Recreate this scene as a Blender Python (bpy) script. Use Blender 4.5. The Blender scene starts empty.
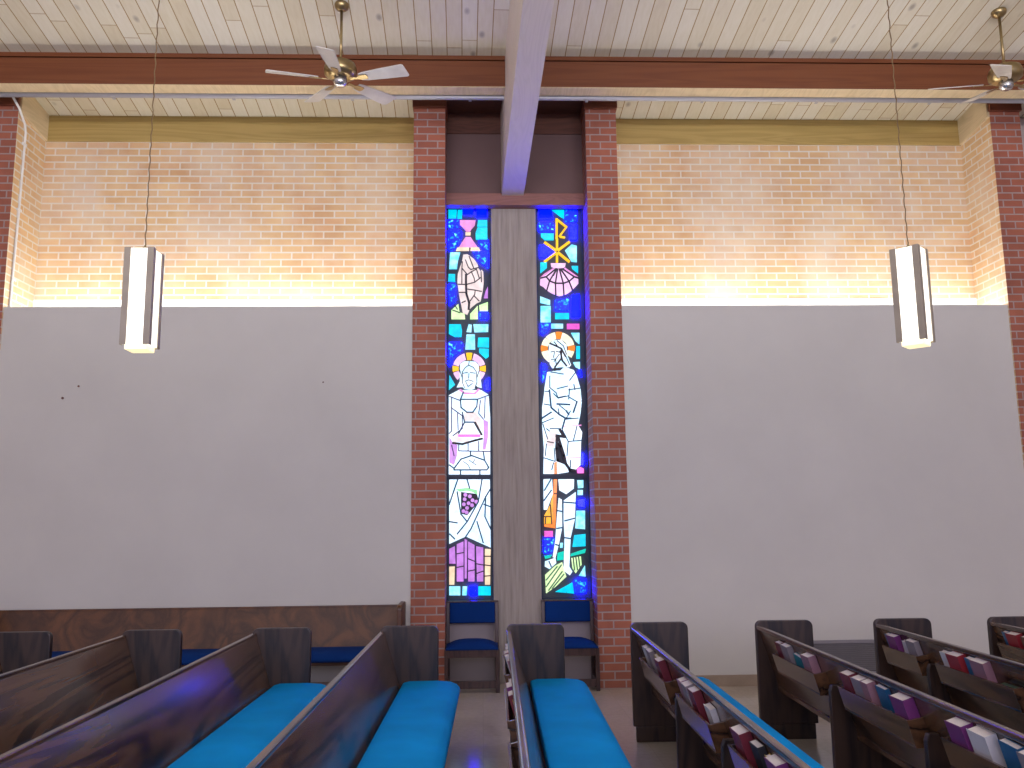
import bpy, bmesh, math, random
from mathutils import Vector, Matrix
random.seed(7)
S = bpy.context.scene
C = S.collection

# ---------------------------------------------------------------- camera
def camera():
    y, p, r = math.radians(2.056), math.radians(8.715), math.radians(-.627)
    fw = Vector((math.sin(y)*math.cos(p), math.cos(y)*math.cos(p), math.sin(p)))
    rt = Vector((math.cos(y), -math.sin(y), 0)); up = rt.cross(fw)
    R = math.cos(r)*rt + math.sin(r)*up
    U = -math.sin(r)*rt + math.cos(r)*up
    cd = bpy.data.cameras.new('camera'); co = bpy.data.objects.new('camera', cd); C.objects.link(co)
    m = Matrix((R, U, -fw)).transposed().to_4x4(); m.translation = Vector((0, 0, 1.65)); co.matrix_world = m
    cd.sensor_fit = 'HORIZONTAL'; cd.sensor_width = 36; cd.lens = 36*862.654/1024
    cd.clip_start = .05; cd.clip_end = 200
    S.camera = co
camera()

# ---------------------------------------------------------------- world, lamps, exposure
S.view_settings.view_transform = 'Standard'; S.view_settings.look = 'None'
S.view_settings.gamma = 1; S.view_settings.use_curve_mapping = False
S.view_settings.exposure = 0.62
W = bpy.data.worlds.new('world'); S.world = W; W.use_nodes = True
bgn = W.node_tree.nodes['Background']; bgn.inputs[0].default_value = (.76, .72, 1, 1); bgn.inputs[1].default_value = .42
def area(name, loc, rot, sx, sy, power, col):
    l = bpy.data.lights.new(name, 'AREA'); l.shape = 'RECTANGLE'; l.size = sx; l.size_y = sy; l.energy = power; l.color = col
    o = bpy.data.objects.new(name, l); C.objects.link(o); o.location = loc; o.rotation_euler = [math.radians(a) for a in rot]
    return o
# added fill lamps: daylight assumed from opposite windows, and one brightening the ceiling
area('daylight_fill', (0.5, -5.5, 3.2), (90, 0, 180+180), 12, 2.5, 330, (.84, .78, 1))
area('ceiling_fill', (0.3, -1.5, 4.2), (168, 0, 0), 13, 1.0, 660, (1, .97, .91))

# ---------------------------------------------------------------- materials
MATS = {}
def newmat(name):
    m = bpy.data.materials.new(name); m.use_nodes = True; MATS[name] = m
    nt = m.node_tree; b = nt.nodes['Principled BSDF']
    return m, nt, b
def L_(nt, a, b): nt.links.new(a, b)
def coords(nt):
    return nt.nodes.new('ShaderNodeTexCoord').outputs['Object']
def mapping(nt, src, scale=(1, 1, 1), rot=(0, 0, 0), loc=(0, 0, 0)):
    n = nt.nodes.new('ShaderNodeMapping'); n.inputs['Scale'].default_value = scale
    n.inputs['Rotation'].default_value = rot; n.inputs['Location'].default_value = loc
    L_(nt, src, n.inputs['Vector']); return n.outputs[0]
def noise(nt, v, scale, detail=3, rough=.5, dist=0):
    n = nt.nodes.new('ShaderNodeTexNoise'); n.inputs['Scale'].default_value = scale; n.inputs['Detail'].default_value = detail
    n.inputs['Roughness'].default_value = rough; n.inputs['Distortion'].default_value = dist
    if v is not None: L_(nt, v, n.inputs['Vector'])
    return n.outputs['Fac']
def ramp(nt, f, stops):
    n = nt.nodes.new('ShaderNodeValToRGB'); e = n.color_ramp.elements
    while len(e) < len(stops): e.new(.5)
    for i, (p, c) in enumerate(stops): e[i].position = p; e[i].color = (*c, 1)
    L_(nt, f, n.inputs[0]); return n.outputs[0]
def mix(nt, f, a, b, mode='MIX'):
    n = nt.nodes.new('ShaderNodeMix'); n.data_type = 'RGBA'; n.blend_type = mode
    for inp, v in ((n.inputs[0], f), (n.inputs[6], a), (n.inputs[7], b)):
        if hasattr(v, 'links') or hasattr(v, 'is_linked'): L_(nt, v, inp)
        else: inp.default_value = v if isinstance(v, (int, float)) else (*v, 1)
    return n.outputs[2]
def bump(nt, b, h, strength=.3, dist=.01):
    n = nt.nodes.new('ShaderNodeBump'); n.inputs['Strength'].default_value = strength; n.inputs['Distance'].default_value = dist
    L_(nt, h, n.inputs['Height']); L_(nt, n.outputs[0], b.inputs['Normal'])
def plain(name, col, rough=.5, metal=0, var=.12, vscale=6, spec=.5):
    m, nt, b = newmat(name)
    f = noise(nt, coords(nt), vscale, 4)
    c = ramp(nt, f, [(.3, [x*(1-var) for x in col]), (.7, [min(1, x*(1+var)) for x in col])])
    L_(nt, c, b.inputs['Base Color']); b.inputs['Roughness'].default_value = rough; b.inputs['Metallic'].default_value = metal
    b.inputs['Specular IOR Level'].default_value = spec
    return m
def wallmap(nt):
    s = nt.nodes.new('ShaderNodeSeparateXYZ'); L_(nt, coords(nt), s.inputs[0])
    a = nt.nodes.new('ShaderNodeMath'); a.operation = 'ADD'; L_(nt, s.outputs[0], a.inputs[0]); L_(nt, s.outputs[1], a.inputs[1])
    c = nt.nodes.new('ShaderNodeCombineXYZ'); L_(nt, a.outputs[0], c.inputs[0]); L_(nt, s.outputs[2], c.inputs[1])
    return c.outputs[0]
def brick(name, c1, c2, mort, shift=0, bw=.215, ms=.008, haze=0):
    m, nt, b = newmat(name)
    v = mapping(nt, wallmap(nt), loc=(shift, 0, 0))
    t = nt.nodes.new('ShaderNodeTexBrick'); L_(nt, v, t.inputs['Vector'])
    t.inputs['Scale'].default_value = 1; t.inputs['Brick Width'].default_value = bw; t.inputs['Row Height'].default_value = .0795
    t.inputs['Mortar Size'].default_value = ms; t.inputs['Mortar Smooth'].default_value = .25; t.inputs['Bias'].default_value = 0
    t.inputs['Color1'].default_value = (*c1, 1); t.inputs['Color2'].default_value = (*c2, 1); t.inputs['Mortar'].default_value = (*mort, 1)
    n = noise(nt, coords(nt), 3, 5)
    col = mix(nt, .5, t.outputs['Color'], ramp(nt, n, [(.3, (.35, .35, .35)), (.7, (.65, .65, .65))]), 'OVERLAY')
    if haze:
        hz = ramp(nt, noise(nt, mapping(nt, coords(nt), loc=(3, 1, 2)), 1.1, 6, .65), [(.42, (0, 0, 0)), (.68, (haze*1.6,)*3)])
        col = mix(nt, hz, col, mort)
    L_(nt, col, b.inputs['Base Color']); b.inputs['Roughness'].default_value = .75
    inv = nt.nodes.new('ShaderNodeMath'); inv.operation = 'SUBTRACT'; inv.inputs[0].default_value = 1; L_(nt, t.outputs['Fac'], inv.inputs[1])
    bump(nt, b, inv.outputs[0], .5, .006)
    return m
brick('red_brick', (.38, .120, .068), (.30, .095, .058), (.36, .27, .25))
brick('lit_brick', (.73, .49, .26), (.65, .42, .21), (.74, .68, .58), .05, .228, .0095, .3)  # brick as bleached by the cove light, paleness put into the colour
def wood(name, axis, dark, light, rough=.3, scale=1., st=.14, rings=15):
    """grain running along axis (0 x, 1 y, 2 z)"""
    m, nt, b = newmat(name)
    sc = [1, 1, 1]; sc[axis] = st
    v = mapping(nt, coords(nt), scale=sc)
    n1 = noise(nt, v, 2.2*scale, 3, .5, 1.2)
    mu = nt.nodes.new('ShaderNodeMath'); mu.operation = 'MULTIPLY'; L_(nt, n1, mu.inputs[0]); mu.inputs[1].default_value = rings*scale**.3
    fr = nt.nodes.new('ShaderNodeMath'); fr.operation = 'PINGPONG'; L_(nt, mu.outputs[0], fr.inputs[0]); fr.inputs[1].default_value = 1
    sc2 = [1, 1, 1]; sc2[axis] = .03
    n2 = noise(nt, mapping(nt, coords(nt), scale=sc2), 90, 2)
    mm = nt.nodes.new('ShaderNodeMath'); mm.operation = 'MULTIPLY_ADD'; L_(nt, n2, mm.inputs[0]); mm.inputs[1].default_value = .5; L_(nt, fr.outputs[0], mm.inputs[2])
    c = ramp(nt, mm.outputs[0], [(.2, dark), (1.0, light)])
    L_(nt, c, b.inputs['Base Color']); b.inputs['Roughness'].default_value = rough
    if name == 'walnut_y': b.inputs['Coat Weight'].default_value = .45; b.inputs['Coat Roughness'].default_value = .16
    bump(nt, b, mm.outputs[0], .05, .002)
    return m
wood('walnut_y', 1, (.012, .007, .006), (.115, .055, .026), .26)
wood('walnut_z', 2, (.007, .005, .006), (.045, .025, .018), .38)
wood('oak_bench', 0, (.055, .021, .008), (.14, .053, .017), .4, 1.3, .03, 4)
wood('red_beam', 0, (.14, .034, .007), (.175, .05, .012), .45, 2, .03)
wood('brown_board', 0, (.085, .03, .018), (.12, .042, .026), .5, 2)
wood('cap_wood', 0, (.2, .06, .028), (.26, .08, .04), .5, 2)
wood('header_wood', 0, (.22, .085, .07), (.27, .11, .09), .5, 2)
wood('olive_board', 0, (.38, .27, .08), (.46, .33, .11), .5, 2, .05)
wood('pale_board', 1, (.62, .5, .3), (.7, .57, .36), .5, 2)
wood('rafter_wood', 1, (.58, .50, .44), (.62, .54, .475), .5, 2, .03)
wood('chair_wood', 2, (.035, .018, .016), (.07, .035, .028), .3, 2)
def ceiling_mat():
    m, nt, b = newmat('ceiling_planks')
    def M(op, a, b_=None, c=None):
        n = nt.nodes.new('ShaderNodeMath'); n.operation = op
        for i, v in enumerate((a, b_, c)):
            if v is None: continue
            if isinstance(v, (int, float)): n.inputs[i].default_value = v
            else: L_(nt, v, n.inputs[i])
        return n.outputs[0]
    sp = nt.nodes.new('ShaderNodeSeparateXYZ'); L_(nt, mapping(nt, coords(nt), rot=(0, 0, math.radians(-1.25))), sp.inputs[0])
    xr = M('DIVIDE', sp.outputs[0], .1487); row = M('FLOOR', xr); fx = M('FRACT', xr)
    wn = nt.nodes.new('ShaderNodeTexWhiteNoise'); wn.noise_dimensions = '1D'; L_(nt, row, wn.inputs['W'])
    yr = M('ADD', M('DIVIDE', sp.outputs[1], 2.1), M('MULTIPLY', wn.outputs['Value'], 7.3)); seg = M('FLOOR', yr); fy = M('FRACT', yr)
    cb = nt.nodes.new('ShaderNodeCombineXYZ'); L_(nt, row, cb.inputs[0]); L_(nt, seg, cb.inputs[1])
    wc = nt.nodes.new('ShaderNodeTexWhiteNoise'); wc.noise_dimensions = '2D'; L_(nt, cb.outputs[0], wc.inputs['Vector'])
    board = ramp(nt, wc.outputs['Value'], [(0, (.65, .59, .44)), (.5, (.70, .66, .53)), (1, (.72, .69, .59))])
    ex = M('MINIMUM', fx, M('SUBTRACT', 1, fx)); ey = M('MINIMUM', fy, M('SUBTRACT', 1, fy))
    gx = M('LESS_THAN', ex, .032); gy = M('MULTIPLY', M('LESS_THAN', ey, .003), .6); gr = M('MAXIMUM', gx, gy)
    tcol = mix(nt, gr, board, (.34, .22, .08))
    g = noise(nt, mapping(nt, coords(nt), scale=(1, .08, 1)), 40, 3)
    col = mix(nt, .35, tcol, ramp(nt, g, [(.3, (.4, .4, .4)), (.7, (.6, .6, .6))]), 'OVERLAY')
    vo = nt.nodes.new('ShaderNodeTexVoronoi'); vo.inputs['Scale'].default_value = 3.6
    L_(nt, mapping(nt, coords(nt), scale=(1, .55, 1)), vo.inputs['Vector'])
    k = ramp(nt, vo.outputs['Distance'], [(.04, (.75, .75, .75)), (.13, (0, 0, 0))])
    col = mix(nt, k, col, (.27, .24, .20))
    L_(nt, col, b.inputs['Base Color']); b.inputs['Roughness'].default_value = .5
ceiling_mat()
def gray_mat():
    m, nt, b = newmat('gray_plaster')
    f = noise(nt, coords(nt), 1.3, 5, .6)
    L_(nt, ramp(nt, f, [(.3, (.575, .555, .515)), (.7, (.615, .595, .55))]), b.inputs['Base Color']); b.inputs['Roughness'].default_value = .8
gray_mat()
def floor_mat():
    m, nt, b = newmat('floor_tile')
    t = nt.nodes.new('ShaderNodeTexBrick'); L_(nt, mapping(nt, coords(nt)), t.inputs['Vector']); t.offset = 0
    t.inputs['Scale'].default_value = 1; t.inputs['Brick Width'].default_value = .3; t.inputs['Row Height'].default_value = .3
    t.inputs['Mortar Size'].default_value = .0012
    t.inputs['Color1'].default_value = (.46, .40, .34, 1); t.inputs['Color2'].default_value = (.43, .37, .31, 1); t.inputs['Mortar'].default_value = (.36, .3, .25, 1)
    n = noise(nt, coords(nt), 25, 4)
    L_(nt, mix(nt, .3, t.outputs['Color'], ramp(nt, n, [(.3, (.4, .4, .4)), (.7, (.6, .6, .6))]), 'OVERLAY'), b.inputs['Base Color'])
    b.inputs['Roughness'].default_value = .14
floor_mat()
def concrete_mat():
    m, nt, b = newmat('board_concrete')
    g = noise(nt, mapping(nt, coords(nt), scale=(1, 1, .06)), 30, 5, .6)
    L_(nt, ramp(nt, g, [(.25, (.26, .22, .19)), (.5, (.36, .31, .27)), (.75, (.43, .38, .33))]), b.inputs['Base Color']); b.inputs['Roughness'].default_value = .8
    bump(nt, b, g, .4, .006)
concrete_mat()
plain('taupe_panel', (.15, .085, .08), .7, 0, .06, 2)
plain('beige_wall', (.52, .45, .42), .7, 0, .05, 3)
plain('white_trim', (.8, .8, .78), .4)
plain('tan_base', (.33, .25, .18), .6)
plain('gray_metal', (.42, .42, .46), .4, .3, .05)
plain('grille_metal', (.27, .25, .27), .5, .3, .05)
plain('gap_shade', (.02, .012, .01), .8)  # near-black colour stands in for the shade inside narrow gaps
def fabric(name, col):
    m, nt, b = newmat(name)
    n = noise(nt, coords(nt), 260, 2); n2 = noise(nt, coords(nt), 3, 3)
    c = ramp(nt, n2, [(.3, [x*.9 for x in col]), (.7, [x*1.08 for x in col])])
    L_(nt, c, b.inputs['Base Color']); b.inputs['Roughness'].default_value = .85; b.inputs['Specular IOR Level'].default_value = .1
    b.inputs['Sheen Weight'].default_value = .0
    bump(nt, b, n, .25, .002)
fabric('teal_fabric', (.001, .30, .76))
fabric('navy_fabric', (.003, .03, .16))
plain('brass', (.36, .27, .13), .3, .9, .1, 20)
plain('chain_brown', (.20, .13, .06), .5, .4)
plain('blade_white', (.62, .60, .56), .45)
plain('post_brown', (.36, .31, .24), .5, .2)
plain('steel', (.55, .55, .55), .25, .9)
plain('book_maroon', (.16, .015, .03), .45); plain('book_red', (.30, .02, .03), .45); plain('book_purple', (.17, .03, .16), .45)
plain('book_blue', (.02, .12, .26), .4); plain('book_teal', (.02, .24, .33), .4); plain('book_brown', (.17, .07, .04), .5)
plain('book_gray', (.26, .22, .24), .5); plain('book_black', (.02, .02, .025), .5); plain('book_green', (.05, .09, .05), .5)
plain('book_yellow', (.5, .36, .05), .5); plain('book_white', (.62, .6, .62), .5); plain('page_paper', (.68, .63, .60), .7); plain('book_mauve', (.30, .15, .19), .5)
def emit(name, col, strength, lo=None):
    m, nt, b = newmat(name)
    b.inputs['Base Color'].default_value = (*[min(.8, c)*.35 for c in col], 1); b.inputs['Roughness'].default_value = .15
    n = noise(nt, coords(nt), 14, 3)
    lo = lo or [x*.72 for x in col]
    L_(nt, ramp(nt, n, [(.35, lo), (.65, col)]), b.inputs['Emission Color']); b.inputs['Emission Strength'].default_value = strength
    return m
G = 1.6
emit('glass_blue', (.0, .0005, .9), 17*G); emit('glass_cyan', (.0, .48, .70), 0.74*G); emit('glass_ice', (.42, .85, 1), G*.55, (.08, .6, 1))
emit('glass_white', (.82, .95, 1.1), G*.56, (.52, .84, 1.1)); emit('glass_skin', (1, .74, .5), 0.49*G); emit('glass_pale_skin', (1, .80, .78), .40*G)
emit('glass_pink', (.80, .30, .68), 0.49*G); emit('glass_light_pink', (.92, .55, .90), 0.54*G); emit('glass_violet', (.55, .22, .72), 0.49*G)
emit('glass_magenta', (.85, .12, .62), 0.49*G); emit('glass_yellow', (1, .55, .01), 0.49*G, (.95, .45, .01)); emit('glass_pale_yellow', (1, .95, .62), 0.58*G)
emit('glass_orange', (1, .25, .02), 0.49*G); emit('glass_amber', (1, .45, .01), 0.49*G); emit('glass_lime', (.72, .95, .5), 0.54*G, (.5, .85, .35))
emit('glass_green', (.25, .75, .3), 0.44*G); emit('glass_teal', (.0, .65, .5), 0.44*G)
m, nt, b = newmat('glass_mottled')
n = noise(nt, coords(nt), 22, 3, .5, .6)
L_(nt, ramp(nt, n, [(.54, (.0, .0006, .9)), (.62, (.0, .016, .95)), (.70, (.010, .045, .8))]), b.inputs['Emission Color']); b.inputs['Emission Strength'].default_value = 15*G; b.inputs['Base Color'].default_value = (.01, .02, .2, 1)
plain('glass_dark', (.02, .02, .04), .5)
plain('lead', (.045, .04, .055), .6); plain('bloom_lead', (.03, .13, .25), .6); plain('violet_lead', (.10, .05, .22), .6); plain('green_lead', (.08, .2, .12), .6)  # blue lead lines carry the bloom of the glass in their colour
plain('matrix', (.05, .06, .085), .6); plain('window_frame', (.012, .025, .06), .5)
def lamp(name, col, s, base=(.8, .8, .8)):
    m, nt, b = newmat(name); b.inputs['Base Color'].default_value = (*base, 1)
    b.inputs['Emission Color'].default_value = (*col, 1); b.inputs['Emission Strength'].default_value = s
lamp('cove_tube', (1, .96, .93), 14.5)
lamp('diffuser', (1, .95, .79), .95); lamp('bottom_diffuser', (1, .80, .40), .75)

# ---------------------------------------------------------------- mesh helpers
class MB:
    def __init__(s): s.v = []; s.f = []; s.m = []; s.names = []
    def mi(s, n):
        if n not in s.names: s.names.append(n)
        return s.names.index(n)
    def add(s, vs, fs, mat):
        o = len(s.v); s.v += [tuple(v) for v in vs]; k = s.mi(mat)
        for f in fs: s.f.append([o+i for i in f]); s.m.append(k)
        return s
    def box(s, x0, x1, y0, y1, z0, z1, mat):
        vs = [(x, y, z) for z in (z0, z1) for y in (y0, y1) for x in (x0, x1)]
        return s.add(vs, [(0, 2, 3, 1), (4, 5, 7, 6), (0, 1, 5, 4), (2, 6, 7, 3), (0, 4, 6, 2), (1, 3, 7, 5)], mat)
    def prism(s, pts, axis, a0, a1, mat):
        """pts: outline in the two other axes; extruded along axis from a0 to a1"""
        n = len(pts)
        def P(p, a):
            if axis == 1: return (p[0], a, p[1])
            if axis == 0: return (a, p[0], p[1])
            return (p[0], p[1], a)
        ar = sum(pts[i][0]*pts[(i+1) % n][1]-pts[(i+1) % n][0]*pts[i][1] for i in range(n))
        vs = [P(p, a0) for p in pts]+[P(p, a1) for p in pts]
        A = list(range(n)); B = list(range(n, 2*n))
        flip = (ar > 0) != (axis == 1)
        fs = [A[::-1] if flip else A, B if flip else B[::-1]]
        for i in range(n):
            j = (i+1) % n; q = [i, j, n+j, n+i]
            fs.append(q if flip else q[::-1])
        return s.add(vs, fs, mat)
    def tube(s, pts, r, mat, n=10, radii=None):
        pts = [Vector(p) for p in pts]; o = []
        prev = None; rings = []
        for i, p in enumerate(pts):
            t = (pts[min(i+1, len(pts)-1)]-pts[max(i-1, 0)]).normalized()
            if prev is None:
                u = t.orthogonal().normalized()
            else:
                u = (prev-t*prev.dot(t)).normalized()
            prev = u; w = t.cross(u); rr = radii[i] if radii else r
            rings.append([p+rr*(math.cos(a)*u+math.sin(a)*w) for a in [2*math.pi*k/n for k in range(n)]])
        vs = [v for R_ in rings for v in R_]; fs = []
        for i in range(len(pts)-1):
            for k in range(n):
                a = i*n+k; b = i*n+(k+1) % n; fs.append((a, b, b+n, a+n))
        fs.append(list(range(n))[::-1]); fs.append([(len(pts)-1)*n+k for k in range(n)])
        return s.add(vs, fs, mat)
    def lathe(s, prof, cx, cy, mat, n=24):
        vs = []; fs = []
        for r, z in prof:
            for k in range(n):
                a = 2*math.pi*k/n; vs.append((cx+r*math.cos(a), cy+r*math.sin(a), z))
        for i in range(len(prof)-1):
            for k in range(n):
                a = i*n+k; b = i*n+(k+1) % n; fs.append((a, b, b+n, a+n))
        fs.append(list(range(n))[::-1]); fs.append([(len(prof)-1)*n+k for k in range(n)])
        return s.add(vs, fs, mat)
    def build(s, name, parent=None, bevel=0, smooth=False, seg=2):
        me = bpy.data.meshes.new(name); me.from_pydata(s.v, [], s.f); me.validate()
        for n in s.names: me.materials.append(MATS[n])
        for p, k in zip(me.polygons, s.m): p.material_index = k; p.use_smooth = smooth
        bm = bmesh.new(); bm.from_mesh(me); bmesh.ops.recalc_face_normals(bm, faces=bm.faces)
        if bevel:
            es = [e for e in bm.edges if len(e.link_faces) == 2 and e.calc_face_angle(0) > .5]
            bmesh.ops.bevel(bm, geom=es, offset=bevel, segments=seg, affect='EDGES', profile=.6, clamp_overlap=True)
        bm.to_mesh(me); bm.free(); me.update()
        o = bpy.data.objects.new(name, me); C.objects.link(o)
        if parent: o.parent = parent
        return o
def tag(o, label=None, cat=None, group=None, kind=None):
    for k, v in (('label', label), ('category', cat), ('group', group), ('kind', kind)):
        if v: o[k] = v
    return o
def empty(name, loc, rz=0, label=None, cat=None, group=None):
    o = bpy.data.objects.new(name, None); C.objects.link(o); o.location = loc; o.rotation_euler = (0, 0, rz); o.empty_display_size = .1
    return tag(o, label, cat, group)
def struct(mb, name, label=None, cat='room', bevel=0):
    o = mb.build(name, bevel=bevel); tag(o, label, cat, kind='structure'); return o

# ---------------------------------------------------------------- the room
YP, YB = 8.616, 9.2                    # pier faces / brick back wall
XL, XR = -9.0, 9.6
PL0, PL1, PR0, PR1 = -.698, -.367, 1.12, 1.448
AL, AR = -4.80, 5.52
ZL = 3.788
TS = math.tan(math.radians(7.63))
def roof(y): return 6.096+TS*(YB-y)
RIDGE = -1.0
struct(MB().box(XL, XR, -10.6, 9.5, -.12, 0, 'floor_tile'), 'floor', 'beige vinyl tile floor, slightly glossy', 'floor')
cm = MB()
cm.add([(XL, 9.5, roof(9.5)), (XR, 9.5, roof(9.5)), (XR, RIDGE, roof(RIDGE)), (XL, RIDGE, roof(RIDGE)),
        (XL, 9.5, roof(9.5)+.15), (XR, 9.5, roof(9.5)+.15), (XR, RIDGE, roof(RIDGE)+.15), (XL, RIDGE, roof(RIDGE)+.15)],
       [(0, 1, 2, 3), (7, 6, 5, 4), (0, 4, 5, 1), (2, 6, 7, 3), (1, 5, 6, 2), (0, 3, 7, 4)], 'ceiling_planks')
struct(cm, 'ceiling', 'sloping ceiling of pale knotty pine planks', 'ceiling')
w = MB()
w.box(AL-.0, PL0, YB, YB+.3, 0, roof(YB)+.05, 'lit_brick'); w.box(PR1, AR, YB, YB+.3, 0, roof(YB)+.05, 'lit_brick')
struct(w, 'wall_back', 'brick wall above the gray panels, coloured as cove lit', 'wall')
# brick piers; their outer cheeks towards the lit recesses carry the recess light in their brick colour
def pier(x0, x1, ztop, left_lit, right_lit):
    p = MB(); p.box(x0, x1, YP, YB+.3, 0, ztop, 'red_brick')
    n = len(p.f)
    p.mi('lit_brick')
    if left_lit: p.m[4] = p.mi('lit_brick')
    if right_lit: p.m[5] = p.mi('lit_brick')
    return p
def cap(x0, x1):
    c = MB().box(x0-.012, x1+.012, YP-.035, YB, 5.93, 6.12, 'cap_wood')
    o = c.build('trim', bevel=.004); return o
piers = []
NP = 1
for (a, b, lp, rp, nm, lab) in ((PL0, PL1, 1, 0, 'trim_1', 'red brick pier left of the two stained glass windows'),
                      (PR0, PR1, 0, 1, 'trim_2', 'red brick pier right of the two stained glass windows'),
                      (AL-.33, AL, 0, 1, 'trim_3', 'red brick pier at the left edge of the picture'),
                      (AR, AR+.33, 1, 0, 'trim_4', 'red brick pier at the right edge of the picture')):
    struct(pier(a, b, 5.93, lp, rp), nm, lab, 'pier')
for i, (a, b, where) in enumerate(((PL0, PL1, 'on the pier left of the windows'), (PR0, PR1, 'on the pier right of the windows'), (AL-.33, AL, 'on the pier at the left edge'), (AR, AR+.33, 'on the pier at the right edge'))):
    o = cap(a, b); o.name = 'trim_%d' % (5+i); tag(o, 'reddish wooden bearing block ' + where, 'trim', kind='structure')
# gray infill panels
for nm, a, b, lab in (('wall_left', AL, PL0, 'smooth mauve gray wall panel left of the windows'), ('wall_right', PR1, AR, 'smooth mauve gray wall panel right of the windows')):
    g = MB().box(a, b, YP+.02, YP+.16, 0, ZL, 'gray_plaster')
    g.box(a, b, YP+.16, YB, ZL-.12, ZL-.06, 'white_trim'); g.box(a, b, YB-.02, YB, ZL-.06, 4.0, 'white_trim')
    struct(g, nm, lab, 'wall')
# far bays beyond the outer piers, and the end walls
f = MB(); f.box(XL, AL-.33, YB-.1, YB+.3, 0, roof(YB), 'beige_wall'); f.box(AR+.33, XR, YB-.1, YB+.3, 0, roof(YB), 'beige_wall')
struct(f, 'wall_far_bays', 'plain walls beyond the outer brick piers', 'wall')
for nm, x0, x1 in (('wall_end_left', XL-.2, XL), ('wall_end_right', XR, XR+.2)):
    g = MB(); g.prism([(9.5, 0), (9.5, roof(9.5)), (2.5, roof(2.5)), (2.5, 0)], 0, x0, x1, 'beige_wall'); struct(g, nm, 'plain end wall of the hall', 'wall')
# boards round the tops of the lit recesses
for k, (a, b, side) in enumerate(((AL, PL0, 'left'), (PR1, AR, 'right'))):
    g = MB().box(a, b, YB-.03, YB, 5.80, roof(YB), 'olive_board'); struct(g, 'trim_%d' % (9+2*k), 'wide ochre board above the brick at the top of the %s recess' % side, 'trim', .003)
    x0, x1 = (AL, AL+.03) if k == 0 else (AR-.03, AR)
    g = MB(); g.prism([(YP-.0, 5.87), (YP, roof(YP)), (YB-.03, roof(YB)), (YB-.03, 5.80)], 0, x0, x1, 'pale_board')
    struct(g, 'trim_%d' % (10+2*k), 'cream board over the brick cheek at the outer end of the %s recess' % side, 'trim')
# recess of the windows
struct(MB().box(PL1, PR0, 9.12, YB+.3, 0, .80, 'beige_wall'), 'wall_under_windows', 'beige wall below the stained glass windows', 'wall')
struct(MB().box(.113, .600, 8.97, YB+.3, 0, 5.083, 'board_concrete'), 'wall_mullion', 'board marked concrete column between the stained glass windows', 'column', .006)
struct(MB().box(PL1, PR0, 8.85, 8.969, 4.95, 5.083, 'header_wood'), 'trim_13', 'purplish brown wooden header over the windows', 'trim', .004)
struct(MB().box(PL1, PR0, 8.955, YB+.3, 5.083, 5.80, 'taupe_panel'), 'wall_over_windows', 'taupe panels between header and brown board', 'wall')
struct(MB().box(PL1, PR0, 8.935, YB+.3, 5.80, roof(8.94)+.02, 'brown_board'), 'trim_14', 'dark brown board at the top of the window recess', 'trim')
struct(MB().box(PL1, PR0, 8.28, 8.934, 6.035, 6.06, 'brown_board'), 'trim_18', 'dark soffit sheet added to shade the planks over the window recess', 'trim')  # added sheet that makes the planks over the recess read dark
# baseboards
struct(MB().box(PR1, AR, YP, YP+.02, 0, .105, 'tan_base'), 'baseboard_right', 'tan baseboard under the right gray wall', 'baseboard', .003)
struct(MB().box(AL, PL0, YP, YP+.02, 0, .105, 'tan_base'), 'baseboard_left', 'tan baseboard under the left gray wall', 'baseboard', .003)
# great beam across the hall
bm_ = MB(); bm_.box(XL, XR, 8.10, 8.27, 5.912, 6.185, 'red_beam'); bm_.box(XL, XR, 8.125, 8.26, 6.185, 6.20, 'gap_shade'); bm_.box(XL, XR, 8.10, 8.27, 6.20, roof(8.1)+.03, 'red_beam')
bm_.box(XL, XR, 8.101, 8.269, 5.905, 5.9115, 'pale_board')  # pale skin on the underside, light from below put into the colour
struct(bm_, 'trim_15', 'long red brown beam running across the hall under the planks', 'beam')
# tapering rafter coming down to the header over the windows
def rafter():
    r = MB(); vs = []
    for y in (8.93, 2.4):
        xa = .231+(8.8-y)*.0352; xb = xa+.2375; zb = 5.065+(8.8-y)*.159
        vs += [(xa, y, zb), (xb, y, zb), (xb, y, roof(y)+.02), (xa, y, roof(y)+.02)]
    r.add(vs, [(0, 1, 2, 3), (7, 6, 5, 4), (0, 4, 5, 1), (1, 5, 6, 2), (2, 6, 7, 3), (3, 7, 4, 0)], 'rafter_wood')
    return struct(r, 'trim_16', 'pale rafter running down from the ceiling to the window header', 'rafter', .006)
rafter()
# nail marks left in the gray wall
for x, z, r in ((-4.155, 2.857, .014), (-4.007, 2.976, .011), (-1.59, 3.003, .009)):
    pass
hm = MB()
for x, z, r in ((-4.155, 2.857, .013), (-4.007, 2.976, .010), (-1.59, 3.003, .008)):
    hm.prism([(x+r*math.cos(a*math.pi/4), z+r*math.sin(a*math.pi/4)) for a in range(8)], 1, YP+.012, YP+.021, 'brown_board')
struct(hm, 'trim_17', 'three small plugged holes in the left gray wall', 'hole')

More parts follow.
